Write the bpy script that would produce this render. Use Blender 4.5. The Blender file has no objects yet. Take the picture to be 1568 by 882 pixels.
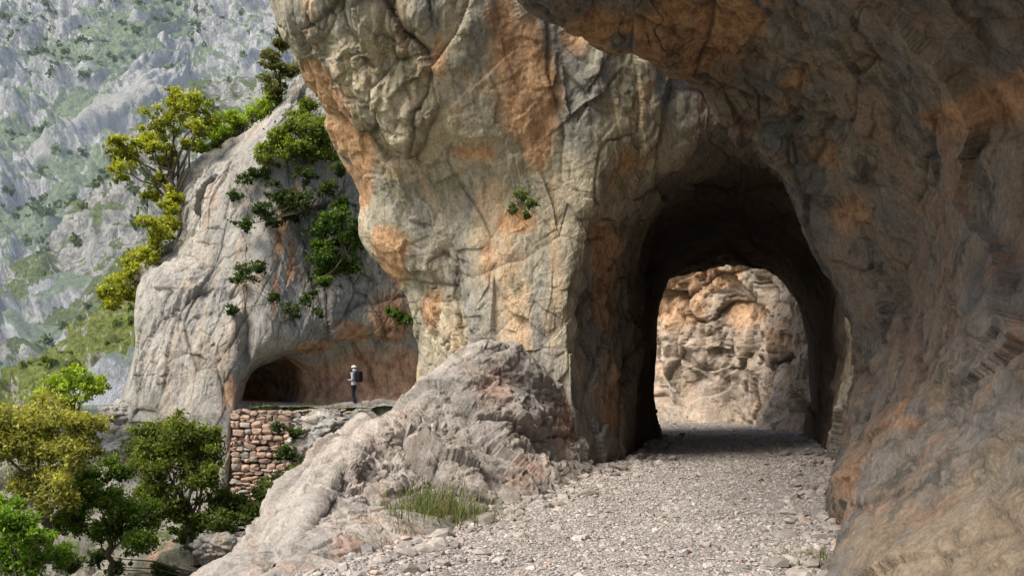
import bpy, bmesh, math, numpy as np, random
from mathutils import Vector
F=1524.0; EYE=1.6
def W(px,py,Y): return np.array([(px-784)/F*Y, Y, EYE+(565-py)/F*Y])
# ---------------- noise ----------------
def h3(ix,iy,iz,seed):
    h=(ix*374761393+iy*668265263+iz*2147483647+seed*974634777)&0xFFFFFFFF
    h=((h^(h>>13))*1274126177)&0xFFFFFFFF
    h=((h^(h>>15))*2246822519)&0xFFFFFFFF
    return ((h^(h>>16))&0xFFFFFF)/float(0xFFFFFF)
def vnoise(p,seed=0):
    i=np.floor(p).astype(np.int64); f=p-i; u=f*f*f*(f*(f*6-15)+10)
    r=0
    for a in (0,1):
        wa=u[:,0] if a else 1-u[:,0]
        for b in (0,1):
            wb=u[:,1] if b else 1-u[:,1]
            for c in (0,1):
                wc=u[:,2] if c else 1-u[:,2]
                r=r+wa*wb*wc*h3(i[:,0]+a,i[:,1]+b,i[:,2]+c,seed)
    return r*2-1
ROT=np.array([[.36,.48,-.8],[-.8,.6,0],[.48,.64,.6]])
def fbm(p,o=4,seed=0):
    r=0;a=1;t=0;q=p.copy()
    for k in range(o):
        r=r+a*vnoise(q,seed+k*7);t+=a;a*=.5;q=(q@ROT.T)*2.03+3.1
    return r/t
def facet(p,seed=0):
    """random cells: stepped tilted faces (val), crack distance, continuous planar envelope"""
    p=p@ROT.T
    b=np.floor(p-.5).astype(np.int64)
    d1=np.full(len(p),9.);d2=np.full(len(p),9.);val=np.zeros(len(p));env=np.full(len(p),-9.)
    for a in (0,1):
        for c in (0,1):
            for e in (0,1):
                ix=b[:,0]+a;iy=b[:,1]+c;iz=b[:,2]+e
                r1=h3(ix,iy,iz,seed);r2=h3(ix,iy,iz,seed+11);r3=h3(ix,iy,iz,seed+23)
                dx=p[:,0]-ix-.5-(r1-.5)*.75;dy=p[:,1]-iy-.5-(r2-.5)*.75;dz=p[:,2]-iz-.5-(r3-.5)*.75
                d=np.sqrt(dx*dx+dy*dy+dz*dz)
                t=dx*(h3(ix,iy,iz,seed+41)-.5)*2+dy*(h3(ix,iy,iz,seed+51)-.5)*2+dz*(h3(ix,iy,iz,seed+61)-.5)*2
                hh=(h3(ix,iy,iz,seed+31)-.5)
                v=hh*1.1+t
                en=hh*.6+t*.7-1.15*np.maximum(np.abs(.8*dx+.6*dy),np.maximum(np.abs(.8*dy-.5*dx+.3*dz),np.abs(dz-.3*dx)))
                env=np.maximum(env,en)
                n=d<d1
                d2=np.where(n,d1,np.minimum(d2,d));val=np.where(n,v,val);d1=np.where(n,d,d1)
    return val,d2-d1,env+.25
def warp(P,s,a,seed):
    return P+a*np.stack([fbm(P/s,3,seed),fbm(P/s+9,3,seed+1),fbm(P/s+17,3,seed+2)],1)
# ---------------- mesh helpers ----------------
def mesh_obj(name,V,Fc,mats=(),attrs=None,smooth=True,midx=None):
    V=np.asarray(V,dtype=np.float32);Fc=np.asarray(Fc,dtype=np.int32)
    me=bpy.data.meshes.new(name);n=len(Fc);k=Fc.shape[1]
    me.vertices.add(len(V));me.vertices.foreach_set('co',V.ravel())
    me.loops.add(n*k);me.loops.foreach_set('vertex_index',Fc.ravel())
    me.polygons.add(n);me.polygons.foreach_set('loop_start',np.arange(0,n*k,k,dtype=np.int32))
    try: me.polygons.foreach_set('loop_total',np.full(n,k,dtype=np.int32))
    except Exception: pass
    me.polygons.foreach_set('use_smooth',np.full(n,smooth))
    for m in mats: me.materials.append(m)
    if midx is not None: me.polygons.foreach_set('material_index',np.asarray(midx,dtype=np.int32))
    me.update(calc_edges=True);me.validate()
    if attrs:
        for an,av in attrs.items():
            if av.ndim==1:
                a=me.attributes.new(an,'FLOAT','POINT');a.data.foreach_set('value',av.astype(np.float32))
            else:
                a=me.attributes.new(an,'FLOAT_COLOR','POINT');c=np.ones((len(av),4),np.float32);c[:,:3]=av;a.data.foreach_set('color',c.ravel())
    o=bpy.data.objects.new(name,me);bpy.context.scene.collection.objects.link(o);return o
def cr(C,t):
    n=len(C);i=np.clip(np.floor(t).astype(int),0,n-2);f=(t-i)
    f=f.reshape((-1,)+(1,)*(C.ndim-1))
    p0=C[np.clip(i-1,0,n-1)];p1=C[i];p2=C[i+1];p3=C[np.clip(i+2,0,n-1)]
    return .5*((2*p1)+(-p0+p2)*f+(2*p0-5*p1+4*p2-p3)*f*f+(-p0+3*p1-3*p2+p3)*f**3)
def arc(C,n,w=None):
    d=np.linalg.norm(np.diff(C,axis=0),axis=-1).mean(axis=1)
    if w is not None: d=d*np.array(w)
    s=np.concatenate([[0],np.cumsum(d)]);return np.interp(np.linspace(0,s[-1],n),s,np.arange(len(s)))
def loft(cols,nu,nv,wu=None,wv=None):
    C=np.array([[W(*p) if len(p)==3 else np.array(p[:3]) for p in c] for c in cols])
    tu=arc(C,nu,wu);tv=arc(C.transpose(1,0,2),nv,wv)
    D=cr(C,tu);D=cr(D.transpose(1,0,2),tv).transpose(1,0,2)
    du=np.gradient(D,axis=0);dv=np.gradient(D,axis=1)
    N=np.cross(du,dv);N/=np.linalg.norm(N,axis=-1,keepdims=True)+1e-9
    return D,N,tu,tv
def gridfaces(nu,nv):
    i=np.arange(nu*nv).reshape(nu,nv)
    return np.stack([i[:-1,:-1],i[1:,:-1],i[1:,1:],i[:-1,1:]],-1).reshape(-1,4)
def stainf(P,blobs,seed=5,ns=.7,yt=2.5,nz=1.2,ed=.26):
    s=np.zeros(len(P))
    for px,py,Y,rx,rz,st in blobs:
        c=W(px,py,Y);d=((P[:,0]-c[0])/rx)**2+((P[:,2]-c[2])/rz)**2+((P[:,1]-c[1])/(yt*max(rx,1)))**2
        s=np.maximum(s,st*np.exp(-d*.8))
    n=fbm(P/ns*np.array([1,1,.5]),6,seed)
    return np.clip((s*(1+nz*n)-.28)/ed,0,1)*np.clip(s*1.6,0,1)
def rock(name,cols,nu,nv,mat,amp=1.,S=1.,seed=0,stains=(),ampu=None,ampv=None,stretch=(1,1,.55),a=(.28,.58,.38,.17),tunnel_shade=None,wp=.14,wu=None,wv=None,smin=.12,vw=.33):
    D,N,tu,tv=loft(cols,nu,nv,wu,wv)
    P=D.reshape(-1,3);Nn=N.reshape(-1,3)
    A=np.full((nu,nv),amp)
    if ampu is not None:A=A*np.interp(tu,np.arange(len(ampu)),ampu)[:,None]
    if ampv is not None:A=A*np.interp(tv,np.arange(len(ampv)),ampv)[None,:]
    A=A.ravel();st=np.array(stretch)
    Q=warp(P*st/S,.9,wp,seed)
    big=np.clip(.5+2.*fbm(P/(2.2*S),2,seed+9),smin,1)   # broken zones against smoother planes
    d=a[0]*fbm(P*st/(2.6*S),3,seed)
    v,c,e=facet(Q/2.1,seed+1);d=d+a[1]*(vw*v+.75*e);c1=np.exp(-c/.03)
    v,c,e=facet(Q/.85+5,seed+2);d=d+a[2]*(vw*v+.75*e)*(.4+.6*big);c2=np.exp(-c/.05)
    v,c,e=facet(Q/.33+9,seed+3);d=d+a[3]*(vw*1.1*v+.75*e)*(.2+.8*big);c3=np.exp(-c/.08)
    v,c,e=facet(Q/.14+2,seed+5);d=d+a[3]*.45*(vw*v+.75*e)*(.2+.8*big)
    d=d+.05*(1-np.abs(fbm(Q/1.3,5,seed+4))-.8)
    d=d-(.11*c1*(.3+.7*big)+.06*c2*big+.025*c3*big)
    # long joints
    j=np.abs(fbm(P*np.array([1,1,.3])/(1.5*S),4,seed+12));jc=np.exp(-j/.010)*np.clip(.5+2*fbm(P/(1.2*S),2,seed+15),0,1);d=d-.09*jc
    d=d+.012*fbm(P/(.07*S),3,seed+6)
    V=P+Nn*(d*A*S)[:,None]
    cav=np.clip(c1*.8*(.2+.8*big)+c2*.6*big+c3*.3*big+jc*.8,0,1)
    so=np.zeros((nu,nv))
    if tunnel_shade is not None: so=so+np.interp(tu,np.arange(len(tunnel_shade)),tunnel_shade)[:,None]
    return mesh_obj(name,V,gridfaces(nu,nv),[mat],{'stain':stainf(P,stains,seed+70),'cav':cav,'tunnel_shade':so.ravel()})
# ---------------- materials ----------------
def newmat(name,rough=.9):
    m=bpy.data.materials.new(name);m.use_nodes=True;nt=m.node_tree;b=nt.nodes['Principled BSDF']
    b.inputs['Roughness'].default_value=rough;b.inputs['Specular IOR Level'].default_value=.2
    return m,nt,b
def nd(nt,t,**k):
    n=nt.nodes.new(t)
    for a,v in k.items(): setattr(n,a,v)
    return n
def mixc(nt,f,a,b,bt='MIX'):
    m=nt.nodes.new('ShaderNodeMix');m.data_type='RGBA';m.blend_type=bt
    for s,x in ((m.inputs[0],f),(m.inputs[6],a),(m.inputs[7],b)):
        if isinstance(x,(int,float)): s.default_value=x
        elif isinstance(x,tuple): s.default_value=(*x,1) if len(x)==3 else x
        else: nt.links.new(x,s)
    return m.outputs[2]
def ramp(nt,f,stops):
    r=nt.nodes.new('ShaderNodeValToRGB');e=r.color_ramp.elements
    while len(e)<len(stops): e.new(.5)
    for x,(p,c) in zip(e,stops):
        x.position=p;x.color=(c,c,c,1) if isinstance(c,(int,float)) else (*c,1)
    nt.links.new(f,r.inputs[0]);return r.outputs[0]
def noise(nt,vec,scale,detail=5,rough=.6,dist=0.):
    n=nd(nt,'ShaderNodeTexNoise');n.inputs['Scale'].default_value=scale;n.inputs['Detail'].default_value=detail
    n.inputs['Roughness'].default_value=rough;n.inputs['Distortion'].default_value=dist
    nt.links.new(vec,n.inputs['Vector']);return n.outputs['Fac']
def mapped(nt,scale=(1,1,1),rot=(0,0,0)):
    g=nt.nodes.new('ShaderNodeTexCoord');m=nt.nodes.new('ShaderNodeMapping')
    m.inputs['Scale'].default_value=scale;m.inputs['Rotation'].default_value=rot
    nt.links.new(g.outputs['Object'],m.inputs[0]);return m.outputs[0]
def madd(nt,a,k,b):
    n=nd(nt,'ShaderNodeMath',operation='MULTIPLY_ADD');nt.links.new(a,n.inputs[0]);n.inputs[1].default_value=k
    if isinstance(b,(int,float)): n.inputs[2].default_value=b
    else: nt.links.new(b,n.inputs[2])
    return n.outputs[0]
def rockmat(name,cols,stain,S=1.,bump=.6,dark=(.08,.07,.06),stretch=(1,1,.6),lich=None,streak=(.52,.64)):
    m,nt,b=newmat(name);v=mapped(nt,tuple(x/S for x in stretch))
    c=ramp(nt,noise(nt,v,.55,5,.62,.6),[(.38,cols[0]),(.48,cols[1]),(.58,cols[2])])
    c=mixc(nt,ramp(nt,noise(nt,mapped(nt,(1.1/S,1.1/S,.22/S)),1.3,6,.68,.6),[(streak[0],0.),(streak[1],1.)]),c,cols[3])
    if lich: c=mixc(nt,ramp(nt,noise(nt,v,1.4,6,.72,.3),[(.54,0.),(.60,.8)]),c,lich)
    at=nd(nt,'ShaderNodeAttribute',attribute_name='stain')
    fine=noise(nt,v,5.,7,.78)
    c=mixc(nt,at.outputs['Fac'],c,ramp(nt,fine,[(.38,stain[0]),(.58,stain[1])]))
    c=mixc(nt,1.,c,ramp(nt,fine,[(.3,.5),(.47,.95),(.66,1.2)]),'MULTIPLY')
    c=mixc(nt,1.,c,ramp(nt,noise(nt,v,34.,2,.7),[(.32,.76),(.62,1.12)]),'MULTIPLY')
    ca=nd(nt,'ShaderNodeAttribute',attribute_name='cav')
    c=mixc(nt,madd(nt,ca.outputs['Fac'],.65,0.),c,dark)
    sa=nd(nt,'ShaderNodeAttribute',attribute_name='tunnel_shade');c=mixc(nt,sa.outputs['Fac'],c,(.055,.037,.029))  # darkness of the tunnel interior painted into the rock colour
    nt.links.new(c,b.inputs['Base Color'])
    h=noise(nt,v,5.,7,.74,.2)
    vo=nd(nt,'ShaderNodeTexVoronoi',distance='CHEBYCHEV');vo.inputs['Scale'].default_value=9.;nt.links.new(v,vo.inputs['Vector'])
    h=madd(nt,vo.outputs['Distance'],-.16,h)
    bp=nd(nt,'ShaderNodeBump');bp.inputs['Strength'].default_value=bump;bp.inputs['Distance'].default_value=.14*S
    nt.links.new(h,bp.inputs['Height']);nt.links.new(bp.outputs[0],b.inputs['Normal'])
    return m
OR=((.54,.30,.165),(.68,.44,.265))
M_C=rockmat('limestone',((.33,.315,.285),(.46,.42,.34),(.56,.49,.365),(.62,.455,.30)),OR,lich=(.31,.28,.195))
M_R=rockmat('limestone_painted_shade',((.145,.138,.135),(.205,.185,.165),(.26,.205,.15),(.27,.18,.13)),((.32,.165,.095),(.44,.26,.145)),bump=.7,lich=(.095,.09,.078))  # right wall's shade under the overhang put into a darker albedo
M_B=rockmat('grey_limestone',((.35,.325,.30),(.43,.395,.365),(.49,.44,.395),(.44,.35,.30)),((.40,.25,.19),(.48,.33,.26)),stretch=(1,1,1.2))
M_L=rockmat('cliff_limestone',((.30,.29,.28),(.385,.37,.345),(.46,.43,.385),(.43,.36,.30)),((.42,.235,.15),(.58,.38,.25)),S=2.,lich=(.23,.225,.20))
M_E=rockmat('limestone_painted_light',((.42,.36,.31),(.52,.43,.35),(.58,.47,.37),(.58,.42,.30)),((.50,.31,.19),(.62,.42,.27)),bump=.5,lich=(.36,.31,.25))  # lit look of the wall beyond the exit put into paler colours
M_H=rockmat('hillside_rock',((.15,.15,.12),(.24,.225,.19),(.33,.305,.26),(.10,.13,.05)),((.36,.22,.14),(.48,.33,.23)),S=2.,lich=(.08,.11,.04))
def mountmat(name,green,rockc,haze,hz,S,gthr,scree=(.50,.485,.46)):
    m,nt,b=newmat(name);v=mapped(nt,(1/S,1/S,.55/S))
    r=ramp(nt,noise(nt,v,3.,8,.78,.4),[(.40,tuple(x*.45 for x in rockc)),(.49,rockc),(.58,tuple(min(1,x*1.45) for x in rockc))])
    g=ramp(nt,noise(nt,v,6.,7,.75),[(.38,tuple(x*.5 for x in green)),(.6,tuple(x*1.5 for x in green))])
    geo=nd(nt,'ShaderNodeNewGeometry');sx=nd(nt,'ShaderNodeSeparateXYZ');nt.links.new(geo.outputs['Normal'],sx.inputs[0])
    ga=nd(nt,'ShaderNodeAttribute',attribute_name='grn')
    s1=madd(nt,sx.outputs[2],.35,noise(nt,v,.7,8,.72))
    s1=madd(nt,ga.outputs['Fac'],.16,s1)
    f=ramp(nt,s1,[(gthr-.025,0.),(gthr+.025,1.)])
    c=mixc(nt,f,r,g)
    at=nd(nt,'ShaderNodeAttribute',attribute_name='stain')
    c=mixc(nt,at.outputs['Fac'],c,scree)
    nt.links.new(c,b.inputs['Base Color'])
    b.inputs['Emission Color'].default_value=(*haze,1);b.inputs['Emission Strength'].default_value=hz  # aerial haze painted on as a constant surface glow per layer
    bp=nd(nt,'ShaderNodeBump');bp.inputs['Strength'].default_value=1.;bp.inputs['Distance'].default_value=.45*S
    nt.links.new(noise(nt,v,3.,7,.78,.3),bp.inputs['Height']);nt.links.new(bp.outputs[0],b.inputs['Normal'])
    return m
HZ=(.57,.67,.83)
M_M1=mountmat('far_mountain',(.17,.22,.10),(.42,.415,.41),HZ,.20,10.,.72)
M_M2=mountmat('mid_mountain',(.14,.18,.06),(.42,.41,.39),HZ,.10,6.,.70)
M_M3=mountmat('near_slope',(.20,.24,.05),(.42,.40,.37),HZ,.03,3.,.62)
def leafmat(name,hz=0):
    m,nt,b=newmat(name,.55);at=nd(nt,'ShaderNodeAttribute',attribute_name='col')
    nt.links.new(at.outputs['Color'],b.inputs['Base Color'])
    if hz: b.inputs['Emission Color'].default_value=(*HZ,1);b.inputs['Emission Strength'].default_value=hz  # distance haze painted on far foliage as a faint glow
    tr=nd(nt,'ShaderNodeBsdfTranslucent');mc=mixc(nt,1.,at.outputs['Color'],(1.5,1.5,.8),'MULTIPLY');nt.links.new(mc,tr.inputs[0])
    ms=nd(nt,'ShaderNodeMixShader');ms.inputs[0].default_value=.4
    nt.links.new(b.outputs[0],ms.inputs[1]);nt.links.new(tr.outputs[0],ms.inputs[2]);nt.links.new(ms.outputs[0],nt.nodes['Material Output'].inputs[0])
    return m
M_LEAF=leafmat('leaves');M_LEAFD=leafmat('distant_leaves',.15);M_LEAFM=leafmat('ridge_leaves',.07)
def colmat(name,rough=.9,sc=25.):
    m,nt,b=newmat(name,rough);at=nd(nt,'ShaderNodeAttribute',attribute_name='col');v=mapped(nt)
    c=mixc(nt,1.,at.outputs['Color'],ramp(nt,noise(nt,v,sc,3,.7),[(.3,.7),(.65,1.15)]),'MULTIPLY')
    nt.links.new(c,b.inputs['Base Color']);return m
M_ST=colmat('stones')
def plain(name,c,rough=.8,var=.25,sc=20.):
    m,nt,b=newmat(name,rough);v=mapped(nt)
    nt.links.new(mixc(nt,1.,c,ramp(nt,noise(nt,v,sc,4,.6),[(.3,1-var),(.7,1+var)]),'MULTIPLY'),b.inputs['Base Color']);return m
M_BARK=plain('bark',(.10,.08,.06))
# ---------------- main cliff with tunnel ----------------
Y=lambda y,l:[(a,b,y) for a,b in l]
k0=[(670,720,18.5),(650,590,18.3),(642,520,18.2),(615,445,18),(562,372,17.8),(556,300,17.5),(512,205,17),(464,90,16.5),(438,0,16),(430,-250,16),(1000,-500,16),(1500,-300,17),(1600,200,18),(1600,720,18)]
kt=[(p[0]+70,p[1],p[2]+4.5) for p in k0]
kh=[(p[0]+8,p[1],p[2]+1.2) for p in k0]
k1=[(740,740,17.2),(720,600,17),(710,520,16.9),(690,445,16.8),(655,370,16.6),(645,300,16.5),(610,200,16),(575,90,15.6),(550,0,15.2),(600,-200,15.2),(1030,-350,15.5),(1450,-200,16.5),(1520,250,17.3),(1520,720,17.5)]
k2=[(810,740,16.4),(800,610,16.3),(795,520,16.2),(785,445,16.2),(765,370,16.1),(765,300,16),(745,200,15.6),(725,90,15.2),(720,0,15),(780,-120,15),(1050,-200,15.3),(1380,-80,16.3),(1440,300,17),(1430,720,17.2)]
k3=[(865,735,16.1),(862,620,16),(860,520,16),(862,445,15.9),(870,370,15.9),(885,300,15.8),(895,210,15.7),(905,120,15.5),(930,40,15.4),(980,-10,15.4),(1090,-20,15.6),(1300,60,16.2),(1370,350,16.8),(1360,720,17)]
k4=[(902,725,16.1),(895,630,16.1),(888,530,16.2),(888,460,16.2),(903,390,16.3),(942,310,16.4),(978,270,16.4),(1018,235,16.3),(1058,203,16.2),(1095,182,16.2),(1150,185,16.2),(1240,260,16.3),(1300,420,16.5),(1305,720,16.6)]
k45=Y(17.1,[(938,722),(935,630),(935,530),(937,460),(945,400),(965,345),(985,308),(1015,275),(1055,250),(1092,234),(1150,225),(1235,290),(1298,430),(1300,722)])
k5=Y(18.2,[(968,712),(968,620),(970,530),(972,460),(975,400),(985,355),(1003,322),(1028,300),(1058,283),(1090,270),(1150,256),(1225,305),(1290,430),(1292,712)])
k6=Y(20.5,[(987,695),(985,600),(987,530),(988,480),(992,430),(1000,390),(1015,365),(1035,348),(1065,338),(1100,332),(1150,330),(1215,365),(1268,460),(1270,695)])
k7=Y(23.5,[(1007,678),(994,610),(996,550),(1000,500),(1003,470),(1010,448),(1022,432),(1040,422),(1065,412),(1100,402),(1145,404),(1192,430),(1228,510),(1234,678)])
def flare(k,s,y,c=(1120,600)): return [(c[0]+(a-c[0])*s,min(700,c[1]+(b-c[1])*s) if b<670 else b,y) for a,b,_ in k]
k8=flare(k7,1.35,24.2);k9=flare(k7,2.2,24.6)
stC=[(790,70,15.3,.35,.6,1.1),(812,150,15.5,.4,.65,1.2),(822,220,15.8,.22,.45,1.),(770,30,15.2,.3,.3,.9),(490,130,16.8,.4,.3,1.2),(520,190,17,.4,.45,1.3),(545,245,17.3,.3,.35,1.2),(555,290,17.4,.2,.3,.9),(600,400,17.8,.25,.4,1.2),(590,375,17.8,.25,.3,1),(725,240,15.9,.4,.2,.8),(785,340,16,.35,.2,.8),(740,400,16.3,.3,.4,.6),(680,100,15.5,.2,.4,.55),(930,380,16.4,.3,.5,.8),(940,450,16.7,.25,.6,.9),(940,600,17,.3,.8,.8),(650,480,17.5,.2,.4,.7),(960,250,16.2,.4,.3,.65),(880,60,15.4,.3,.3,.6)]
rock('rock_cliff',[kt,kh,k0,k1,k2,k3,k4,k45,k5,k6,k7,k8,k9],740,900,M_C,amp=.95,seed=3,stains=stC,ampu=[.4,.5,.7,1,1,1,.85,.75,.6,.5,.4,.6,.6],tunnel_shade=[0,0,0,0,0,.0,.1,.5,.88,.95,.85,.1,0],wu=[.2,.7,1.2,1.2,1.2,1.2,1,.9,.5,.5,.3,.2],wv=[.8,1,1,1,1,1,1,1,.6,.3,.25,.25,.25])  # per-column mask paints shade into the colour inside the tunnel
# ---------------- right wall and overhang ----------------
c0=[(1287,735,16.2),(1286,640,15.4),(1298,490,14.6),(1260,420,14.5),(1230,300,14.3),(1168,235,14),(1050,132,13),(935,62,12.3),(828,0,11.8),(730,-90,11.3),(600,-250,10.8),(600,-420,10.8)]
cb=[(p[0]+60,p[1]+(-10 if i<5 else -70),p[2]+2.2) for i,p in enumerate(c0)]
c1=[(1281,775,12.7),(1302,660,13.1),(1345,520,13.1),(1332,400,13),(1290,290,12.9),(1222,190,12.8),(1120,90,12.1),(1000,10,11.5),(890,-70,11),(780,-180,10.4),(560,-330,10),(560,-560,10)]
c2=[(1266,830,10),(1312,690,11),(1382,540,11.5),(1392,400,11.5),(1362,270,11.3),(1300,150,11),(1200,30,10.6),(1080,-60,10.2),(950,-170,9.8),(820,-300,9.3),(520,-480,9),(520,-760,9)]
c3=[(1254,895,8),(1335,720,9),(1432,560,9.5),(1452,400,9.6),(1440,240,9.6),(1390,90,9.2),(1280,-30,8.7),(1150,-140,8.4),(1000,-260,8),(860,-400,7.7),(480,-600,7.5),(480,-950,7.5)]
c4=[(1275,990,6.3),(1392,760,7.2),(1500,580,7.7),(1535,400,8.1),(1540,220,8.3),(1490,50,7.8),(1380,-110,6.9),(1240,-240,6.5),(1080,-380,6.2),(900,-560,6),(500,-800,5.8),(500,-1300,5.8)]
c5=[(1440,1090,5),(1530,820,5.7),(1620,600,6.1),(1660,400,6.6),(1680,190,6.9),(1630,-20,6.4),(1500,-200,5.6),(1350,-380,5.1),(1150,-560,4.9),(950,-800,4.8),(600,-1100,4.8),(600,-1700,4.8)]
c6=[(1800,1350,3.4),(1900,950,3.8),(2000,650,4),(2050,400,4.2),(2050,150,4.2),(1950,-150,4),(1800,-450,3.7),(1500,-750,3.5),(1250,-1050,3.4),(1000,-1500,3.4),(700,-2000,3.4),(700,-2900,3.4)]
c7=[(2.6,.5,-.3,0),(2.9,.4,1,0),(3.2,.4,2,0),(3.3,.4,3,0),(3.2,.4,4,0),(3,.4,5,0),(2.7,.4,6,0),(2,.4,7,0),(1.4,.5,8,0),(.8,.6,9,0),(.2,.8,10,0),(.2,.8,12,0)]
stR=[(1000,40,11.6,.45,.25,1.1),(930,50,12,.4,.2,1.1),(1080,60,11.8,.35,.3,.9),(1130,20,11.2,.4,.3,1.),(1290,230,12.5,.3,.25,.6),(1200,150,12.5,.3,.2,.6),(1500,250,8.5,.08,.8,.95),(1540,150,8,.08,.5,.6),(1330,740,9.5,.25,.35,.6),(1300,800,9,.2,.3,.7),(1420,650,9,.15,.2,.7),(1270,330,14,.2,.4,.7),(1470,720,7.6,.12,.15,.7),(1530,690,7,.12,.15,.6),(1380,330,11,.2,.2,.5),(1290,570,14,.2,.5,.5)]
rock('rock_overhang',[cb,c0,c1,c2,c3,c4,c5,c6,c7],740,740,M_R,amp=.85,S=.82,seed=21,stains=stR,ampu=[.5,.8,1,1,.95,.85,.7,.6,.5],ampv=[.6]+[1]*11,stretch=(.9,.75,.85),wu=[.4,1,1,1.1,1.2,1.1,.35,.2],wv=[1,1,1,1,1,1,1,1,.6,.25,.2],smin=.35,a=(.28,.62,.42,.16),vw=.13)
# ---------------- grey slab left of path ----------------
r0=[(330,1010,6.6),(440,935,7.3),(520,893,7.8),(620,850,9),(740,805,10.6),(830,772,12.4),(925,725,15.6)]
r1=[(350,990,6.9),(435,910,7.7),(515,850,8.6),(605,800,9.9),(725,750,11.6),(835,715,13.7),(910,690,15.9)]
r2=[(380,960,7.1),(430,893,8),(498,800,9.6),(592,725,11.4),(690,660,13),(790,620,14.6),(895,650,16.3)]
r3=[(390,940,7.3),(432,882,8.4),(492,742,10.8),(572,645,13),(655,590,14.3),(748,527,15.2),(850,590,16.8)]
r4=[(-2.9,7.9,-1.,0),(-2.75,9.8,-.8,0),(-3.1,12.6,-.6,0),(-2.7,14.9,-.4,0),(-1.6,16.2,-.1,0),(-.3,17,1,0),(1,18,1,0)]
r5=[(-3.6,8.4,-5,0),(-3.6,10.4,-5,0),(-4.1,13.4,-5,0),(-3.8,16,-5,0),(-3,18,-4,0),(-1.5,19,-3,0),(0,20,-2,0)]
rr=[list(x) for x in zip(r0,r1,r2,r3,r4,r5)]
rock('rock_slab',rr,640,450,M_B,amp=.8,S=.72,seed=53,stains=[(740,600,14.8,.5,.5,.5),(800,720,14,.4,.3,.6),(870,640,16,.3,.5,.7),(520,860,8,.2,.1,.7)],stretch=(.7,.6,1.),ampv=[.4,.9,1,1,1,1],wv=[1,1,1,.6,.2],smin=.35,a=(.2,.55,.42,.19))
# ---------------- rock beyond the tunnel ----------------
def colE(px,y,lean=0): 
    x=(px-784)/F*y
    return [(x,y,-.5,0),(x,y+.1,.8,0),(x-.1,y-.1,2.2,0),(x-.2-lean,y-.4,4,0),(x-.3-lean,y-.8,6.5,0),(x-.4,y-1,10,0),(x,y+3,13,0)]
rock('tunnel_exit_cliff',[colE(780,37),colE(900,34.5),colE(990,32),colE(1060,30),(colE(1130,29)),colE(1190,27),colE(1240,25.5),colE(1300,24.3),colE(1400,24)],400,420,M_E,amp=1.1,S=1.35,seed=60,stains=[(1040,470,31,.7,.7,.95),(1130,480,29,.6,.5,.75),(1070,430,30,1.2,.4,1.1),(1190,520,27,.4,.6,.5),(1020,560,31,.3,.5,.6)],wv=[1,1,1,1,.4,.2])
# ---------------- path ----------------
def strip(name,rows,nu,nv,mat,seed,amp=.05,z=0.):
    r=np.array(rows,float);ys=np.linspace(r[0,0],r[-1,0],nu);xl=np.interp(ys,r[:,0],r[:,1]);xr=np.interp(ys,r[:,0],r[:,2])
    t=np.linspace(0,1,nv);X=xl[:,None]*(1-t)+xr[:,None]*t;Yy=np.repeat(ys[:,None],nv,1)
    P=np.stack([X,Yy,np.zeros_like(X)],-1).reshape(-1,3)
    P[:,2]=z+amp*fbm(P/1.3,3,seed)+amp*.35*fbm(P/.15,3,seed+3)
    return mesh_obj(name,P,gridfaces(nu,nv),[mat])
mg,nt,b=newmat('gravel_ground',.95);v=mapped(nt)
c=ramp(nt,noise(nt,v,1.2,6,.6),[(.35,(.31,.285,.265)),(.6,(.42,.385,.36))])
vo=nd(nt,'ShaderNodeTexVoronoi');vo.inputs['Scale'].default_value=38.;nt.links.new(v,vo.inputs['Vector'])
sc=nd(nt,'ShaderNodeSeparateColor');nt.links.new(vo.outputs['Color'],sc.inputs[0])
c=mixc(nt,1.,c,ramp(nt,sc.outputs[0],[(0.,.6),(1.,1.2)]),'MULTIPLY')
nt.links.new(c,b.inputs['Base Color'])
bp=nd(nt,'ShaderNodeBump');bp.inputs['Strength'].default_value=.8;bp.inputs['Distance'].default_value=.025;bp.invert=True
nt.links.new(vo.outputs['Distance'],bp.inputs['Height']);nt.links.new(bp.outputs[0],b.inputs['Normal'])
EDGE=[(-6,-3.6,3.2),(2,-2.8,3.2),(7,-1.9,3.2),(9,-1.4,3.4),(11,-.6,4.4),(15.7,.9,5.8),(17,1.5,6),(24,3.0,7.8),(26,0,9),(38,-4,12)]
strip('gravel_path',EDGE,700,160,mg,1,.05)
strip('cliff_ledge_path',[(41.75,-11.2,-2),(43,-11.6,-2),(46.8,-12.4,-2),(51,-14.5,-8)],90,140,mg,5,.12,.0)
# stones
ph=(1+5**.5)/2
ICO=np.array([(-1,ph,0),(1,ph,0),(-1,-ph,0),(1,-ph,0),(0,-1,ph),(0,1,ph),(0,-1,-ph),(0,1,-ph),(ph,0,-1),(ph,0,1),(-ph,0,-1),(-ph,0,1)]);ICO/=np.linalg.norm(ICO[0])
ICF=np.array([(0,11,5),(0,5,1),(0,1,7),(0,7,10),(0,10,11),(1,5,9),(5,11,4),(11,10,2),(10,7,6),(7,1,8),(3,9,4),(3,4,2),(3,2,6),(3,6,8),(3,8,9),(4,9,5),(2,4,11),(6,2,10),(8,6,7),(9,8,1)])
def rotm(n,rg):
    q=rg.normal(size=(n,4));q/=np.linalg.norm(q,axis=1,keepdims=True);w,x,y,z=q.T
    return np.stack([1-2*(y*y+z*z),2*(x*y-z*w),2*(x*z+y*w),2*(x*y+z*w),1-2*(x*x+z*z),2*(y*z-x*w),2*(x*z-y*w),2*(y*z+x*w),1-2*(x*x+y*y)],1).reshape(-1,3,3)
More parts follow.
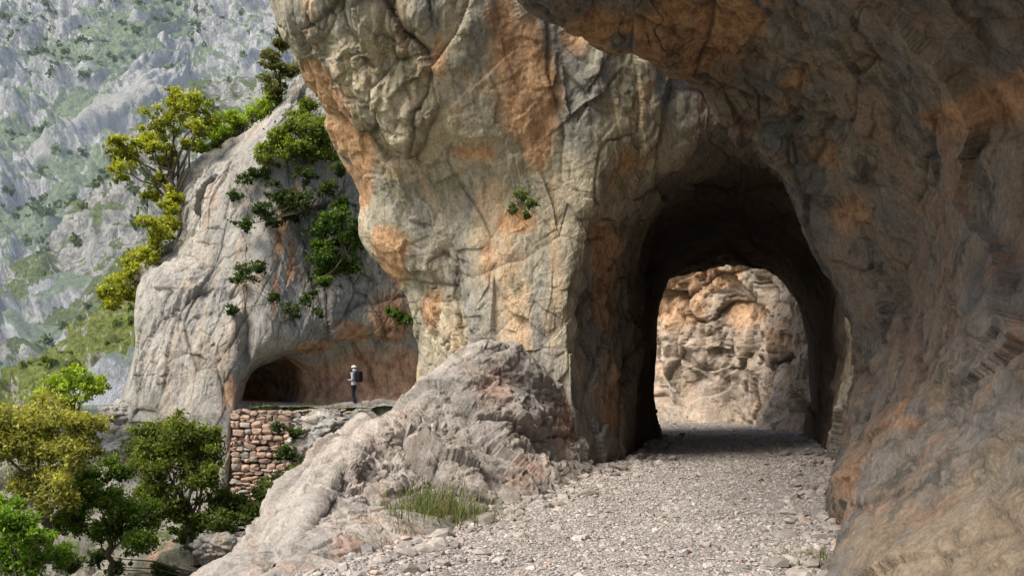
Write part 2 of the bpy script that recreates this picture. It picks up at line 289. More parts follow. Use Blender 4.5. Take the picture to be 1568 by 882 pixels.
def stones(name,pos,size,cols,rg,mat,jit=.28,flat=.6):
    n=len(pos);v=ICO[None]*(1+rg.uniform(-jit,jit,(n,12,1)))+rg.normal(0,.08,(n,12,3))
    v=v*rg.uniform(.6,1.15,(n,1,3));v=np.einsum('nij,nkj->nki',rotm(n,rg),v);v[:,:,2]*=flat
    v=v*size[:,None,None]+pos[:,None,:]
    f=ICF[None]+12*np.arange(n)[:,None,None]
    return mesh_obj(name,v.reshape(-1,3),f.reshape(-1,3),[mat],{'col':np.repeat(cols,12,0)},smooth=False)
rg=np.random.default_rng(4)
n=84000
u=rg.uniform(0,1,n);ys=6.2+(32-6.2)*u**1.7
e=np.array(EDGE);xl=np.interp(ys,e[:,0],e[:,1])+.15;xr=np.interp(ys,e[:,0],e[:,2])
xs=xl+(xr-xl)*rg.uniform(0,1,n)
sz=.0065+.020*rg.beta(1.1,4.2,n)*(1+ys/16)+.045*(rg.uniform(0,1,n)>.991)*rg.uniform(.3,1,n)
edge=np.minimum(xs-xl,xr-xs);sz*=1+.9*np.exp(-np.clip(edge-.4,0,9)/.35)*rg.uniform(0,1,n)
base=np.array([(.44,.40,.375)]);tone=rg.uniform(.58,1.25,(n,1));cc=base*tone;k=rg.uniform(0,1,n);cc[k>.9]*=np.array([1.06,.9,.8]);cc[k<.1]*=np.array([.85,.9,.97])
pp=np.stack([xs,ys,np.zeros(n)],1);pp[:,2]=.05*fbm(pp/1.3,3,1)+sz*.2
stones('gravel_stones',pp,sz,cc,rg,M_ST)
n=750;ys=rg.uniform(7.5,24,n);side=rg.uniform(0,1,n)>.45
xl=np.interp(ys,e[:,0],e[:,1])+.45;xr=np.interp(ys,[7,8,10,12.7,16,24],[2.4,2.45,3.15,4.15,5.2,7])
xs=np.where(side,xr-rg.exponential(.22,n)+.1,xl+rg.exponential(.25,n));sz=rg.uniform(.03,.09,n)*rg.uniform(.5,1.5,n)
cc=np.array([(.36,.32,.29)])*rg.uniform(.6,1.2,(n,1))
stones('rock_debris',np.stack([xs,ys,sz*.25],1),sz,cc,rg,M_ST)
# ---------------- far cliff with ledge ----------------
LC=[
 [(240,1000,52),(240,800,52),(245,660,52),(245,640,52),(250,600,52),(260,520,52),(270,430,53),(300,370,54),(310,280,55),(330,255,60)],
 [(110,1000,43),(155,800,43.3),(168,660,43.5),(172,640,43.6),(190,600,43.8),(208,520,44),(220,430,45),(274,370,46),(281,272,48),(320,250,54)],
 [(220,1000,41),(230,800,41),(235,660,41),(238,640,41),(245,590,41.2),(255,520,41.5),(265,440,42.5),(300,370,44),(308,252,46),(350,235,53)],
 [(320,1000,40.5),(330,800,40.5),(340,680,40.7),(345,630,40.8),(350,580,41),(352,540,41.2),(350,440,42),(350,330,43.5),(347,230,45.5),(390,215,53)],
 [(352,1000,41),(355,760,41.2),(360,630,41.6),(364,621,42.2),(370,590,42.4),(378,563,42),(382,440,42),(385,330,43.5),(388,202,45.5),(420,190,53)],
 [(380,1000,41.6),(380,760,41.6),(380,632,41.9),(378,608,48),(382,572,47),(392,550,42),(392,440,42),(395,330,43.4),(400,194,45.5),(430,180,53)],
 [(420,1000,41.7),(420,760,41.7),(420,632,42),(430,611,47.5),(432,555,46.5),(425,532,42.2),(420,440,42.2),(420,320,43.5),(420,170,45.5),(450,160,53)],
 [(470,1000,42),(470,760,42),(470,632,42),(468,614,45.3),(470,560,45),(470,520,43),(465,440,43.2),(465,320,44.2),(455,140,46),(480,130,53)],
 [(540,1000,42.5),(540,760,42.2),(540,632,42.2),(545,614,45.3),(545,530,45.2),(540,490,44.2),(535,400,44.2),(520,300,45.2),(500,110,46.5),(520,90,53)],
 [(640,1000,43),(640,760,42.5),(640,632,42.5),(645,613,46),(640,530,45.7),(640,490,45),(640,400,44.5),(620,300,45.5),(600,100,46.5),(600,80,53)],
 [(800,1000,43),(800,760,43),(800,632,43),(805,613,46.5),(800,530,46.2),(800,490,45.8),(800,400,45.5),(800,300,45.5),(800,100,46.5),(800,80,53)]]
stL=[(500,590,46,1.2,1,1.1),(560,580,46.3,1.5,1.2,1.1),(620,580,46.3,1.2,1.3,1.1),(450,575,46,1,1,1.1),(540,500,45.5,.8,.8,1),(600,480,45.5,1,1.2,1),(480,535,44,.8,.3,1),(430,350,43.2,.2,1.5,1.3),(425,450,42.5,.15,1.,1.2),(446,400,43,.15,1.2,1),(405,420,43,.12,.8,.9),(620,420,45,.8,.8,.8),(455,300,44.5,.3,.6,.7),(355,600,41.3,.3,.8,.7),(220,855,40,.3,.5,.9),(350,870,40,.3,.6,.9),(400,600,48,2,1,1)]
rock('far_rock_cliff',LC,700,800,M_L,amp=.95,S=1.7,seed=80,stains=stL,ampu=[.6,.8,1,.9,.4,.35,.5,1,1.2,1.2,1],ampv=[1,.6,.3,.15,.7,.6,.9,1,.9,.8],stretch=(1,1,.42),wu=[.3,1,1,1,1.2,1.2,1,1,1,.2],wv=[.3,.9,1,.6,1,1,1,1,.4],smin=.3)
sl=[]
for px in (-500,-200,0,120,240,360,480,620,900):
    t=0 if px>150 else (150-px)/350
    sl.append([(px,1300,20),(px,1080,26),(px,930,32),(px,870,35),(px,815,38.5),(px,760-40*t,42+6*t),(px,720-70*t,47+12*t),(px,700-80*t,56+20*t)])
rock('hillside_ground',sl,400,250,M_H,amp=1.,S=1.8,seed=95,stains=[(350,860,35,.4,1,.9),(420,840,36,.3,.7,.8),(240,850,35,.3,.8,.8)])
# ---------------- mountains ----------------
def mount(name,cols,nu,nv,mat,S,seed,amp,stains=(),ns=.7,greens=()):
    D,N,tu,tv=loft(cols,nu,nv);P=D.reshape(-1,3);Nn=N.reshape(-1,3)
    Q=warp(P*np.array([1,.6,.55])/S,1.2,.5,seed)
    r=1-np.abs(fbm(Q/2.2,6,seed+1))*1.6
    v,c,e=facet(Q/1.0,seed+2);v2,c2,e2=facet(Q/.35,seed+3);v3,c3,e3=facet(Q/.13,seed+4)
    d=1.3*r+.7*e+.25*v+.35*e2+.15*v2+.18*e3+.08*v3+.3*fbm(Q/.5,5,seed+5)
    s_=stainf(P,stains,seed,ns,14.,.3,.3);gr=stainf(P,greens,seed+3,ns*3,9.)
    d=d*(1-.35*s_)*(1-.4*gr)+.5*s_
    V=P+Nn*(d*S*amp)[:,None]
    mesh_obj(name,V,gridfaces(nu,nv),[mat],{'stain':s_*.8,'grn':gr});return V
def mcol(px,prof): return [(px,a,b) for a,b in prof]
PRO=[(900,90),(700,150),(560,230),(430,310),(310,385),(200,460),(60,560),(-80,640),(-260,720)]
PXS=[(-900,60),(-600,20),(-300,0),(-100,10),(60,0),(180,-20),(300,10),(420,-20),(560,0),(800,0)]
def Ys(px,py): return float(np.interp(-py,[-p for p,_ in PRO],[y for _,y in PRO])+np.interp(px,[a for a,_ in PXS],[s for _,s in PXS]))
def sb(px,py,rx,rz,st): return (px,py,Ys(px,py),rx,rz,st)
scree=[sb(250-275*t,170+165*t,5.5,3+1.6*t,1.4) for t in np.linspace(0,1,48)]
greens=[sb(px,py,rx,rz,1.3) for px,py,rx,rz in [(190,100,40,14),(260,60,30,14),(310,20,25,10),(150,140,30,8),(60,225,30,9),(130,190,25,7),(20,245,25,9),(230,20,25,12),(120,290,30,9),(40,360,30,10),(150,330,20,8),(60,420,30,10),(300,110,16,8)]]
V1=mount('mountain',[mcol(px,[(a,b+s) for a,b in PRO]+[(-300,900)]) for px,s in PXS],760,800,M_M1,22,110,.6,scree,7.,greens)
def ridge(name,sil,mat,Y0,Y1,Yb,low,S,seed,amp,nu,nv,greens=()):
    cols=[]
    for px,py in sil: cols.append([(px,low,Y0),(px,(low*2+py)/3,Y0+(Y1-Y0)*.35),(px,(low+py*2)/3,Y0+(Y1-Y0)*.7),(px,py,Y1),(px,py+25,Y1+(Yb-Y1)*.5),(px,py+120,Yb)])
    return mount(name,cols,nu,nv,mat,S,seed,amp,greens=greens,ns=3)
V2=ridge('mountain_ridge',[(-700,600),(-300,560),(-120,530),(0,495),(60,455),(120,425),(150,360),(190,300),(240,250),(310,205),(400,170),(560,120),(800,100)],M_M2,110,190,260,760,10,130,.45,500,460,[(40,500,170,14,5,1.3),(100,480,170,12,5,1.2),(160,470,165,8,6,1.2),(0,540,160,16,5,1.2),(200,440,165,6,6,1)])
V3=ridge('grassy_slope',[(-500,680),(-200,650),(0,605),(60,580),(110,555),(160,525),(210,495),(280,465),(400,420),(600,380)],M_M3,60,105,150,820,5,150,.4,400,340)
s=3000.;mesh_obj('ground',[(-s,-s,-45),(s,-s,-45),(s,s,-45),(-s,s,-45)],[(0,1,2,3)],[plain('valley_floor',(.12,.14,.07),sc=.02)])
# ---------------- foliage ----------------
def leafquads(c,size,cols,rg,asp=.55):
    n=len(c);R=rotm(n,rg);a=R[:,:,0]*size[:,None];b2=R[:,:,1]*size[:,None]*asp
    v=np.stack([c-a,c+b2*1.0-a*.1,c+a,c-b2-a*.1],1)
    return v.reshape(-1,3),np.arange(n*4).reshape(n,4),np.repeat(cols,4,0)
def tube(pts,rad,k=7):
    pts=np.array(pts);V=[];Fc=[]
    for i,p in enumerate(pts):
        d=pts[min(i+1,len(pts)-1)]-pts[max(i-1,0)];d=d/(np.linalg.norm(d)+1e-9)
        a=np.cross(d,[.3,1,.2]);a/=np.linalg.norm(a)+1e-9;b2=np.cross(d,a)
        for j in range(k):
            t=2*math.pi*j/k;V.append(p+rad[i]*(a*math.cos(t)+b2*math.sin(t)))
    for i in range(len(pts)-1):
        for j in range(k): Fc.append((i*k+j,i*k+(j+1)%k,(i+1)*k+(j+1)%k,(i+1)*k+j))
    return np.array(V),np.array(Fc)
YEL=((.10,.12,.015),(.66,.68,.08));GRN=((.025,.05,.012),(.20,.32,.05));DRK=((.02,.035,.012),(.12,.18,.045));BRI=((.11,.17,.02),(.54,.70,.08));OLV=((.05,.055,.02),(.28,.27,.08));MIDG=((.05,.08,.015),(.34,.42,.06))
def tree(name,base,cl,pal,seed,leaf=.075,dens=1.,tr=.12,sub=15,fill=.5,sc=1.22):
    rg=np.random.default_rng(seed);base=W(*base)
    C=[(W(a,b,c),r*c/F*sc) for a,b,c,r in cl]
    cen=np.mean([c for c,_ in C],0);fork=base*.45+cen*.55;fork[2]=base[2]+(cen[2]-base[2])*.55
    VV=[];FF=[];off=0
    def add(v,f):
        nonlocal off
        VV.append(v);FF.append(f+off);off+=len(v)
    def wob(p,q,n,a):
        t=np.linspace(0,1,n)[:,None];r=p*(1-t)+q*t;r[1:-1]+=rg.normal(0,a,(n-2,3));return r
    H=np.linalg.norm(fork-base)
    add(*tube(wob(base,fork,6,H*.05),np.linspace(tr,tr*.6,6)))
    P=[];SZ=[];CO=[]
    lo,hi=np.array(pal[0]),np.array(pal[1])
    for c,r in C:
        st=fork if rg.uniform()<.6 else fork*.6+base*.4
        add(*tube(wob(st,c,6,r*.15),np.linspace(tr*.4,tr*.08,6),5))
        for s_ in range(sub):
            d=rg.normal(size=3);d/=np.linalg.norm(d);d[2]=d[2]*.8+.05
            sc_=c+d*r*rg.uniform(.2,1.15);sr=r*fill*rg.uniform(.35,1.2)
            if s_%3==0: add(*tube(wob(c,sc_,4,r*.06),np.linspace(tr*.1,tr*.03,4),4))
            n=int(dens*15*(sr/leaf)**1.6)+12
            q=rg.normal(size=(n,3));q/=np.linalg.norm(q,axis=1,keepdims=True);q*=(rg.uniform(0,1.05,(n,1))**.5)*(1+.4*rg.normal(size=(n,1)));q[:,2]*=.7
            P.append(sc_+q*sr);SZ.append(leaf*rg.uniform(.6,1.3,n))
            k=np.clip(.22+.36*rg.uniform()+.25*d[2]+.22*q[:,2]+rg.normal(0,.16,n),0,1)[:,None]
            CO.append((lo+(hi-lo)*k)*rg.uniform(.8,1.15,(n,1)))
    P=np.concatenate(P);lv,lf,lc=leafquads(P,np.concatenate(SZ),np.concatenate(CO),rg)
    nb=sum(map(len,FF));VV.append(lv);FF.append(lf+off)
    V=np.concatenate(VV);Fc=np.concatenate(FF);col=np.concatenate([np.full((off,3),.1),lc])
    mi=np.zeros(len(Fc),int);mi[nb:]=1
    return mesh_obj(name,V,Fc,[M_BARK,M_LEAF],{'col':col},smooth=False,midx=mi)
def cl(Yd,l): return [(a,b,Yd+random.uniform(-.8,.8),r) for a,b,r in l]
random.seed(3)
tree('oak_tree',(278,345,46),cl(46,[(300,160,20),(275,165,22),(250,185,22),(215,215,22),(190,235,20),(185,262,15),(305,195,18),(255,245,16),(235,225,18),(265,300,14),(235,298,13),(322,185,14),(205,240,16),(290,225,12),(240,275,12),(180,215,10),(270,145,12)]),YEL,1,leaf=.09,dens=.8,tr=.2,sub=13,fill=.42)
tree('cliff_shrub',(265,385,45.5),cl(45,[(255,345,18),(240,368,18),(212,395,18),(203,420,20),(187,442,18),(172,465,14),(232,400,15),(262,320,12),(225,340,12),(160,450,9),(200,455,12)]),YEL,2,leaf=.09,dens=.8)
tree('ridge_shrub',(380,210,47),cl(47,[(365,190,18),(345,207,16),(390,170,16),(330,215,14),(412,155,14),(308,228,12),(350,180,12),(320,200,12)]),BRI,3,leaf=.09,dens=.7)
tree('pine_tree',(430,160,47),cl(47,[(435,70,12),(418,100,14),(420,135,16),(412,82,10),(430,50,10),(440,110,14)]),OLV,4,leaf=.09)
tree('cliff_shrub',(470,250,44.4),cl(43.8,[(455,185,20),(482,200,20),(430,210,18),(408,238,16),(455,230,20),(490,235,18),(440,210,18),(470,165,15),(500,215,14),(425,250,12)]),MIDG,5,leaf=.085)
tree('cliff_shrub',(540,400,43.2),cl(42.8,[(510,350,22),(530,375,24),(500,395,22),(515,330,18),(548,350,16),(535,405,16),(490,415,14),(525,312,13),(485,375,12),(495,430,9)]),GRN,6,leaf=.085)
tree('sparse_shrub',(490,330,43.2),cl(42.8,[(430,300,20),(465,305,18),(400,320,16),(375,345,12),(445,325,16),(395,265,14),(500,290,13),(470,270,14),(415,340,10),(520,260,12)]),DRK,7,leaf=.08,dens=.5)
tree('sparse_shrub',(440,480,41.6),cl(41.2,[(375,420,15),(395,410,12),(362,430,9),(450,475,12),(470,460,10),(420,455,8),(355,475,8),(485,480,8)]),DRK,8,leaf=.07,dens=.4,tr=.05)
tree('holm_oak_tree',(70,860,31),cl(30,[(40,640,36),(90,650,34),(20,680,38),(70,700,42),(120,690,30),(115,645,24),(40,740,36),(90,750,32),(140,660,18),(-20,650,35)]),((.09,.10,.025),(.62,.60,.14)),9,leaf=.065,dens=.8,tr=.18)
tree('bright_tree',(110,680,40),cl(40,[(90,590,18),(120,582,20),(142,600,16),(62,605,15),(105,610,18),(155,585,10)]),BRI,10,leaf=.08)
tree('holm_oak_tree',(300,865,35),cl(34.5,[(240,670,28),(280,660,28),(310,690,28),(260,710,34),(222,710,24),(300,738,28),(325,670,16),(235,755,24),(275,690,30),(260,780,24),(320,720,20)]),((.035,.055,.012),(.28,.34,.06)),11,leaf=.07,tr=.2)
tree('small_tree',(170,880,33),cl(32,[(130,730,26),(160,760,28),(120,780,28),(180,720,20),(190,790,30),(150,812,26),(210,830,22),(100,800,22),(230,790,20)]),((.035,.06,.012),(.24,.36,.05)),12,leaf=.07)
tree('young_tree',(30,950,28),cl(28,[(20,800,30),(10,850,36),(50,860,28),(62,820,18),(90,850,16),(0,780,22)]),((.05,.09,.015),(.30,.50,.05)),13,leaf=.065)
tree('hillside_shrub',(400,840,36),cl(35,[(360,775,24),(400,785,24),(440,770,22),(410,752,20),(340,800,20),(460,735,17),(450,800,18),(400,815,15),(305,800,20),(330,765,18),(280,820,16),(425,795,18)]),((.025,.04,.012),(.18,.24,.05)),14,leaf=.075)
tree('wall_shrub',(455,720,40),cl(39.8,[(470,710,15),(440,695,14),(425,655,9),(452,665,10),(480,725,12),(430,730,9)]),DRK,15,leaf=.07,dens=.7,tr=.05)
tree('hillside_shrub',(420,900,34),cl(33.5,[(420,850,14),(400,868,12),(250,875,14),(110,865,18),(180,868,14),(150,850,14)]),DRK,16,leaf=.075)
tree('ledge_shrub',(610,500,45),cl(43.9,[(612,485,9),(622,492,8),(600,478,7)]),GRN,17,leaf=.07,tr=.03)
tree('cliff_plant',(808,330,15.9),cl(15.4,[(800,300,11),(788,320,8),(814,310,8),(806,330,6)]),((.07,.10,.03),(.28,.34,.12)),18,leaf=.026,dens=.3,tr=.012)
tree('wall_plant',(1378,655,10.7),cl(10.5,[(1376,640,7),(1384,650,6)]),((.05,.08,.02),(.18,.24,.07)),19,leaf=.02,dens=.4,tr=.008)
tree('cliff_shrub',(560,310,44.5),cl(43.6,[(480,450,10),(470,480,9),(360,300,9),(375,275,9),(520,440,9)]),DRK,20,leaf=.07,dens=.4,tr=.03)
def scatter(name,V,n,r,zcut,seed,leafs,mat,colr,pxmax=470):
    rg=np.random.default_rng(seed);px=784+V[:,0]/V[:,1]*F;py=565-(V[:,2]-EYE)/V[:,1]*F
    m=(px>-250)&(px<pxmax)&(py>-60)&(py<700)&(fbm(V/(zcut),3,seed)>.12);idx=rg.choice(np.where(m)[0],n);c=V[idx]
    rr_=r*rg.uniform(.35,1.2,n)**1.5;k=leafs
    q=rg.normal(size=(n,k,3));q/=np.linalg.norm(q,axis=2,keepdims=True);q*=rg.uniform(.2,1,(n,k,1));q[:,:,2]=q[:,:,2]*.95+.3
    P=(c[:,None]+q*rr_[:,None,None]).reshape(-1,3)
    cc=np.array([colr])*rg.uniform(.6,1.5,(len(P),1))
    v,f,cl_=leafquads(P,np.repeat(rr_,k)*rg.uniform(.25,.45,len(P)),cc,rg,.8)
    mesh_obj(name,v,f,[mat],{'col':cl_},smooth=False)
scatter('distant_trees',V1,800,2.2,55,1,40,M_LEAFD,(.08,.11,.05))
scatter('ridge_trees',V2,380,1.4,20,2,50,M_LEAFM,(.09,.12,.05))
scatter('slope_bushes',V3,300,.55,8,3,60,M_LEAF,(.15,.20,.05))
def grass(name,cs,n,h,cols,seed,spread):
    rg=np.random.default_rng(seed);c=np.array([cs[i] for i in rg.integers(0,len(cs),n)])+rg.normal(0,1,(n,3))*np.array(spread)
    ang=rg.uniform(0,2*np.pi,n);tilt=np.abs(rg.normal(0,.7,n));hh=h*rg.uniform(.2,1.1,n)
    d=np.stack([np.cos(ang)*np.sin(tilt),np.sin(ang)*np.sin(tilt),np.cos(tilt)],1)
    s_=np.stack([-np.sin(ang),np.cos(ang),0*ang],1)*(.003+.003*rg.uniform(size=n))[:,None]
    mid=c+d*hh[:,None]*.55;tip=mid+(d*np.array([1.9,1.9,.55]))*hh[:,None]*.5
    v=np.stack([c-s_,c+s_,mid+s_*.8,mid-s_*.8,tip],1).reshape(-1,3)
    i=np.arange(n)[:,None]*5
    tri=np.concatenate([i+np.array([[0,1,2]]),i+np.array([[0,2,3]]),i+np.array([[3,2,4]])])
    cc=np.array(cols)[rg.integers(0,len(cols),n)]*rg.uniform(.7,1.2,(n,1))
    mesh_obj(name,v,tri,[M_LEAF],{'col':np.repeat(cc,5,0)},smooth=False)
GC=[(.12,.17,.05),(.26,.25,.11),(.34,.30,.17),(.13,.19,.06),(.10,.15,.04)]
grass('grass_tuft',[W(640,800,10.1),W(665,790,10.3),W(690,800,10.5),W(600,815,9.7),W(715,806,10.7),W(655,775,10.7)],2000,.34,GC,1,(.2,.2,.05))
grass('grass_tuft',[W(1245,862,8.3)],160,.18,GC,2,(.08,.12,.02))
grass('wildflower_patch',[W(530,850,8.6),W(570,842,8.9),W(500,872,8.2)],500,.08,[(.12,.16,.05),(.3,.09,.06),(.22,.18,.09)],3,(.16,.15,.02))
grass('grass_tuft',[W(520,628,41.9),W(500,628,41.9),W(550,630,42),W(470,628,41.9),W(570,635,42.1),W(400,628,41.5)],1300,.4,[(.12,.18,.04),(.2,.22,.06)],4,(.5,.15,.08))
# ---------------- dry stone wall ----------------
rgw=np.random.default_rng(8);SP=[];SS=[];SC=[]
def course(x0,x1,z0,z1,y,red):
    z=z0
    while z<z1:
        hh=rgw.uniform(.10,.27);x=x0+rgw.uniform(-.15,.1)
        while x<x1:
            w=rgw.uniform(.16,.52);k=rgw.uniform(.7,1.15);SP.append((x+w/2,y(x,z)+rgw.uniform(-.1,.1),z+hh/2+rgw.uniform(-.06,.06)));SS.append((w*.54,.22,hh*.56*k))
            SC.append(np.array((.44,.315,.245) if rgw.uniform()<red else (.38,.34,.29))*rgw.uniform(.65,1.2));x+=w
        z+=hh
Yw=41.1
course((360-784)/F*Yw,(442-784)/F*Yw,-3.9,-.1,lambda x,z:Yw+.08*z+.12*math.sin(x*1.7+z),.75)
course((442-784)/F*41.5,(565-784)/F*41.5,-.6,-.1,lambda x,z:41.6,.3)
SP=np.array(SP);SS=np.array(SS);SC=np.array(SC);n=len(SP)
bm=bmesh.new();bmesh.ops.create_icosphere(bm,subdivisions=2,radius=1);iv=np.array([v.co[:] for v in bm.verts]);jf=np.array([[v.index for v in f.verts] for f in bm.faces]);bm.free()
iv=np.sign(iv)*np.abs(iv)**.6;v=iv[None]*(1+rgw.normal(0,.09,(n,len(iv),1)))*SS[:,None]
th=rgw.normal(0,.13,n);c_,s_=np.cos(th)[:,None],np.sin(th)[:,None];v=np.stack([v[:,:,0]*c_-v[:,:,2]*s_,v[:,:,1],v[:,:,0]*s_+v[:,:,2]*c_],-1)+SP[:,None]
f=jf[None]+len(iv)*np.arange(n)[:,None,None]
mesh_obj('dry_stone_wall',v.reshape(-1,3),f.reshape(-1,3),[M_ST],{'col':np.repeat(SC,len(iv),0)},smooth=False)
def boulder(name,c,r,seed,mat=M_L,asp=(1.2,1,.8)):
    bm=bmesh.new();bmesh.ops.create_icosphere(bm,subdivisions=6,radius=1);P=np.array([v.co[:] for v in bm.verts]);fc=np.array([[v.index for v in f.verts] for f in bm.faces]);bm.free()
    N=P.copy();Q=P*1.0+seed*3.1;v1,c1,e1=facet(Q/.9,seed);v2,c2,e2=facet(Q/.35,seed+1)
    V=(P+N*(.4*e1+.15*v1+.12*v2+.2*e2+.15*fbm(Q,4,seed)-.06*np.exp(-c1/.04))[:,None])*r*np.array(asp)+np.array(c)
    mesh_obj(name,V,fc,[mat],{'stain':np.zeros(len(V)),'cav':np.exp(-c1/.05),'tunnel_shade':np.zeros(len(V))})
for i,(a,b_,y,r) in enumerate([(495,655,41,.9),(530,665,41.2,1.),(480,690,40.5,.8),(555,655,41.5,.7),(520,710,40.5,1.1),(480,740,39.5,.8),(560,690,40.5,1.),(340,840,34,.7),(385,850,34.3,.8),(180,640,42.5,.8),(190,680,41.5,.9)]):
    boulder('boulder',W(a,b_,y),r,i+1)
# ---------------- hiker ----------------
hp=W(542,622,42.9);HX,HY=hp[0],42.9
emp=bpy.data.objects.new('hiker',None);bpy.context.scene.collection.objects.link(emp);emp.location=(HX,HY,.02);emp.rotation_euler=(0,0,math.radians(-20))
def skin(name,verts,edges,rad,mat,sub=2,root=0):
    me=bpy.data.meshes.new(name);me.from_pydata(verts,edges,[]);me.materials.append(mat)
    o=bpy.data.objects.new(name,me);bpy.context.scene.collection.objects.link(o)
    o.modifiers.new('skin','SKIN').use_smooth_shade=True
    sv=me.skin_vertices[0].data
    for i,r in enumerate(rad):
        sv[i].radius=r if isinstance(r,tuple) else (r,r);sv[i].use_root=(i==root)
    s_=o.modifiers.new('s','SUBSURF');s_.levels=sub;s_.render_levels=sub;o.parent=emp;return o
mb,nt,b=newmat('clothes',.85);tc=nt.nodes.new('ShaderNodeTexCoord');sx=nd(nt,'ShaderNodeSeparateXYZ');nt.links.new(tc.outputs['Object'],sx.inputs[0])
r=ramp(nt,sx.outputs[2],[(0.,(.03,.03,.03)),(.09,(.012,.015,.03)),(.90,(.55,.57,.60))])
r.node.color_ramp.interpolation='CONSTANT';nt.links.new(r,b.inputs['Base Color'])
msk=plain('skin',(.5,.32,.24),.5,.05);mw=plain('white_cloth',(.78,.78,.78),.8,.05);mk=plain('black_fabric',(.012,.012,.015),.8);mh=plain('hair',(.06,.04,.03),.6);
BV=[(0,0,.95),(0,0,1.08),(-.01,0,1.24),(0,0,1.38),(0,0,1.45),(-.01,0,1.50),
 (0,.09,.90),(-.09,.09,.50),(-.02,.09,.10),(-.04,.09,.05),(-.17,.09,.03),
 (0,-.09,.90),(.03,-.09,.49),(.17,-.09,.12),(.16,-.09,.06),(.04,-.09,.03),
 (0,.17,1.40),(.06,.23,1.14),(-.13,.17,1.10),
 (0,-.17,1.40),(.06,-.23,1.14),(-.13,-.17,1.10)]
BE=[(0,1),(1,2),(2,3),(3,4),(4,5),(0,6),(6,7),(7,8),(8,9),(9,10),(0,11),(11,12),(12,13),(13,14),(14,15),(3,16),(16,17),(17,18),(3,19),(19,20),(20,21)]
BR=[(.12,.15),(.11,.14),(.12,.16),(.11,.16),.06,.05,.09,.06,.04,.045,.03,.09,.06,.04,.045,.03,.06,.048,.032,.06,.048,.032]
skin('body',BV,BE,BR,mb)
for sgn in (1,-1):
    hv=[(-.12,.17*sgn,1.10),(-.17,.155*sgn,1.12),(-.20,.15*sgn,1.13)];he=[(0,1),(1,2)];hr=[(.022,.03),(.016,.034),(.014,.036)]
    for i,(dy,l) in enumerate(((-.027,.06),(-.009,.072),(.009,.068),(.027,.052))):
        b0=len(hv);hv+=[(-.215,(.15+dy)*sgn,1.135),(-.215-l*.55,(.15+dy)*sgn,1.14),(-.215-l*.8,(.15+dy)*sgn,1.115)];he+=[(2,b0),(b0,b0+1),(b0+1,b0+2)];hr+=[.009,.0085,.007]
    b0=len(hv);hv+=[(-.185,.12*sgn,1.14),(-.22,.105*sgn,1.15)];he+=[(1,b0),(b0,b0+1)];hr+=[.011,.009]
    skin('hand',hv,he,hr,msk,2)
def shaped(name,fn,mat,seg=4):
    bm=bmesh.new();bmesh.ops.create_icosphere(bm,subdivisions=seg,radius=1)
    for v in bm.verts: v.co=Vector(fn(*v.co))
    me=bpy.data.meshes.new(name);bm.to_mesh(me);bm.free();me.materials.append(mat)
    for p in me.polygons:p.use_smooth=True
    o=bpy.data.objects.new(name,me);bpy.context.scene.collection.objects.link(o);o.parent=emp;return o
def g(a,b2,s_): return math.exp(-((a-b2)/s_)**2)
def headf(x,y,z):
    X=.098*x;Yy=.076*y*(1-.18*max(0,-z));Z=.118*z
    if x<0: X+=-.022*g(y,0,.16)*g(z,-.12,.2)-.006*g(y,0,.4)*g(z,-.5,.12)+.008*(g(y,.38,.15)+g(y,-.38,.15))*g(z,.08,.14)
    Yy+=.014*np.sign(y)*g(abs(y),1,.12)*g(x,.1,.2)*g(z,-.05,.25)
    return (X-.015,Yy,Z+1.61)
shaped('head',headf,msk)
for sgn in (1,-1): shaped('eye',lambda x,y,z:(-.100+.008*x,.03*sgn+.011*y,1.622+.007*z),mk,2)
shaped('mouth',lambda x,y,z:(-.103+.006*x,.022*y,1.553+.005*z),plain('lips',(.4,.16,.14)),2)
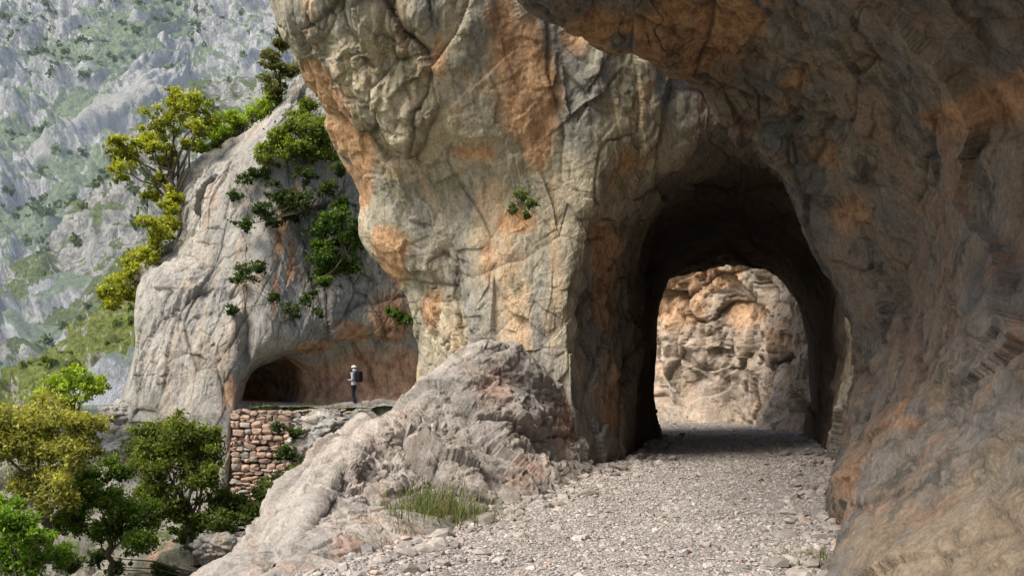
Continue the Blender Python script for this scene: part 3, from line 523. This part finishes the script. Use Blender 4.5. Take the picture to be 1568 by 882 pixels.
shaped('hair',lambda x,y,z:(.012+.095*x,.083*y,1.62+.108*z),mh)
shaped('sun_hat',lambda x,y,z:(-.005+.115*x*(1+.0*z),.095*y,1.665+.085*z) if z>-.15 else (-.005+.17*x,.15*y,1.655+.02*z),mw)
shaped('hood',lambda x,y,z:(.035+.09*x,.10*y,1.53+.10*z),mw)
def sq(v,e=.45): return math.copysign(abs(v)**e,v)
shaped('backpack',lambda x,y,z:(.24+.14*sq(x)*(1-.15*z),.16*sq(y),1.26+.24*sq(z)),mk)
for sgn in (1,-1): skin('backpack_strap',[(.12,.10*sgn,1.45),(.02,.11*sgn,1.50),(-.09,.10*sgn,1.42),(-.13,.11*sgn,1.28),(-.05,.16*sgn,1.14),(.1,.14*sgn,1.10)],[(i,i+1) for i in range(5)],[(.02,.012)]*6,mk,1)
# ---------------- light, camera ----------------
sc_=bpy.context.scene
w=bpy.data.worlds.new('World');sc_.world=w;w.use_nodes=True;nt=w.node_tree
sky=nt.nodes.new('ShaderNodeTexSky');sky.sky_type='NISHITA';sky.sun_disc=False
to=Vector((-.54,-.43,.79)).normalized()
sky.sun_elevation=math.asin(to.z);sky.sun_rotation=math.atan2(to.x,to.y);sky.dust_density=3.
nt.links.new(sky.outputs[0],nt.nodes['Background'].inputs[0]);nt.nodes['Background'].inputs[1].default_value=.15
sl_=bpy.data.lights.new('sun','SUN');sl_.energy=4.7;sl_.angle=math.radians(26);sl_.color=(1,.93,.81)
so=bpy.data.objects.new('sun',sl_);sc_.collection.objects.link(so);so.rotation_euler=to.to_track_quat('Z','Y').to_euler();so.location=(-20,-20,40)
cam=bpy.data.cameras.new('camera');co=bpy.data.objects.new('camera',cam);sc_.collection.objects.link(co)
co.location=(0,0,EYE);co.rotation_euler=(math.radians(90),0,0);cam.sensor_width=36;cam.lens=36*F/1568;cam.shift_y=(565-441)/1568;cam.clip_end=6000;cam.clip_start=.05
sc_.camera=co
sc_.view_settings.view_transform='Standard';sc_.view_settings.look='None';sc_.view_settings.exposure=0
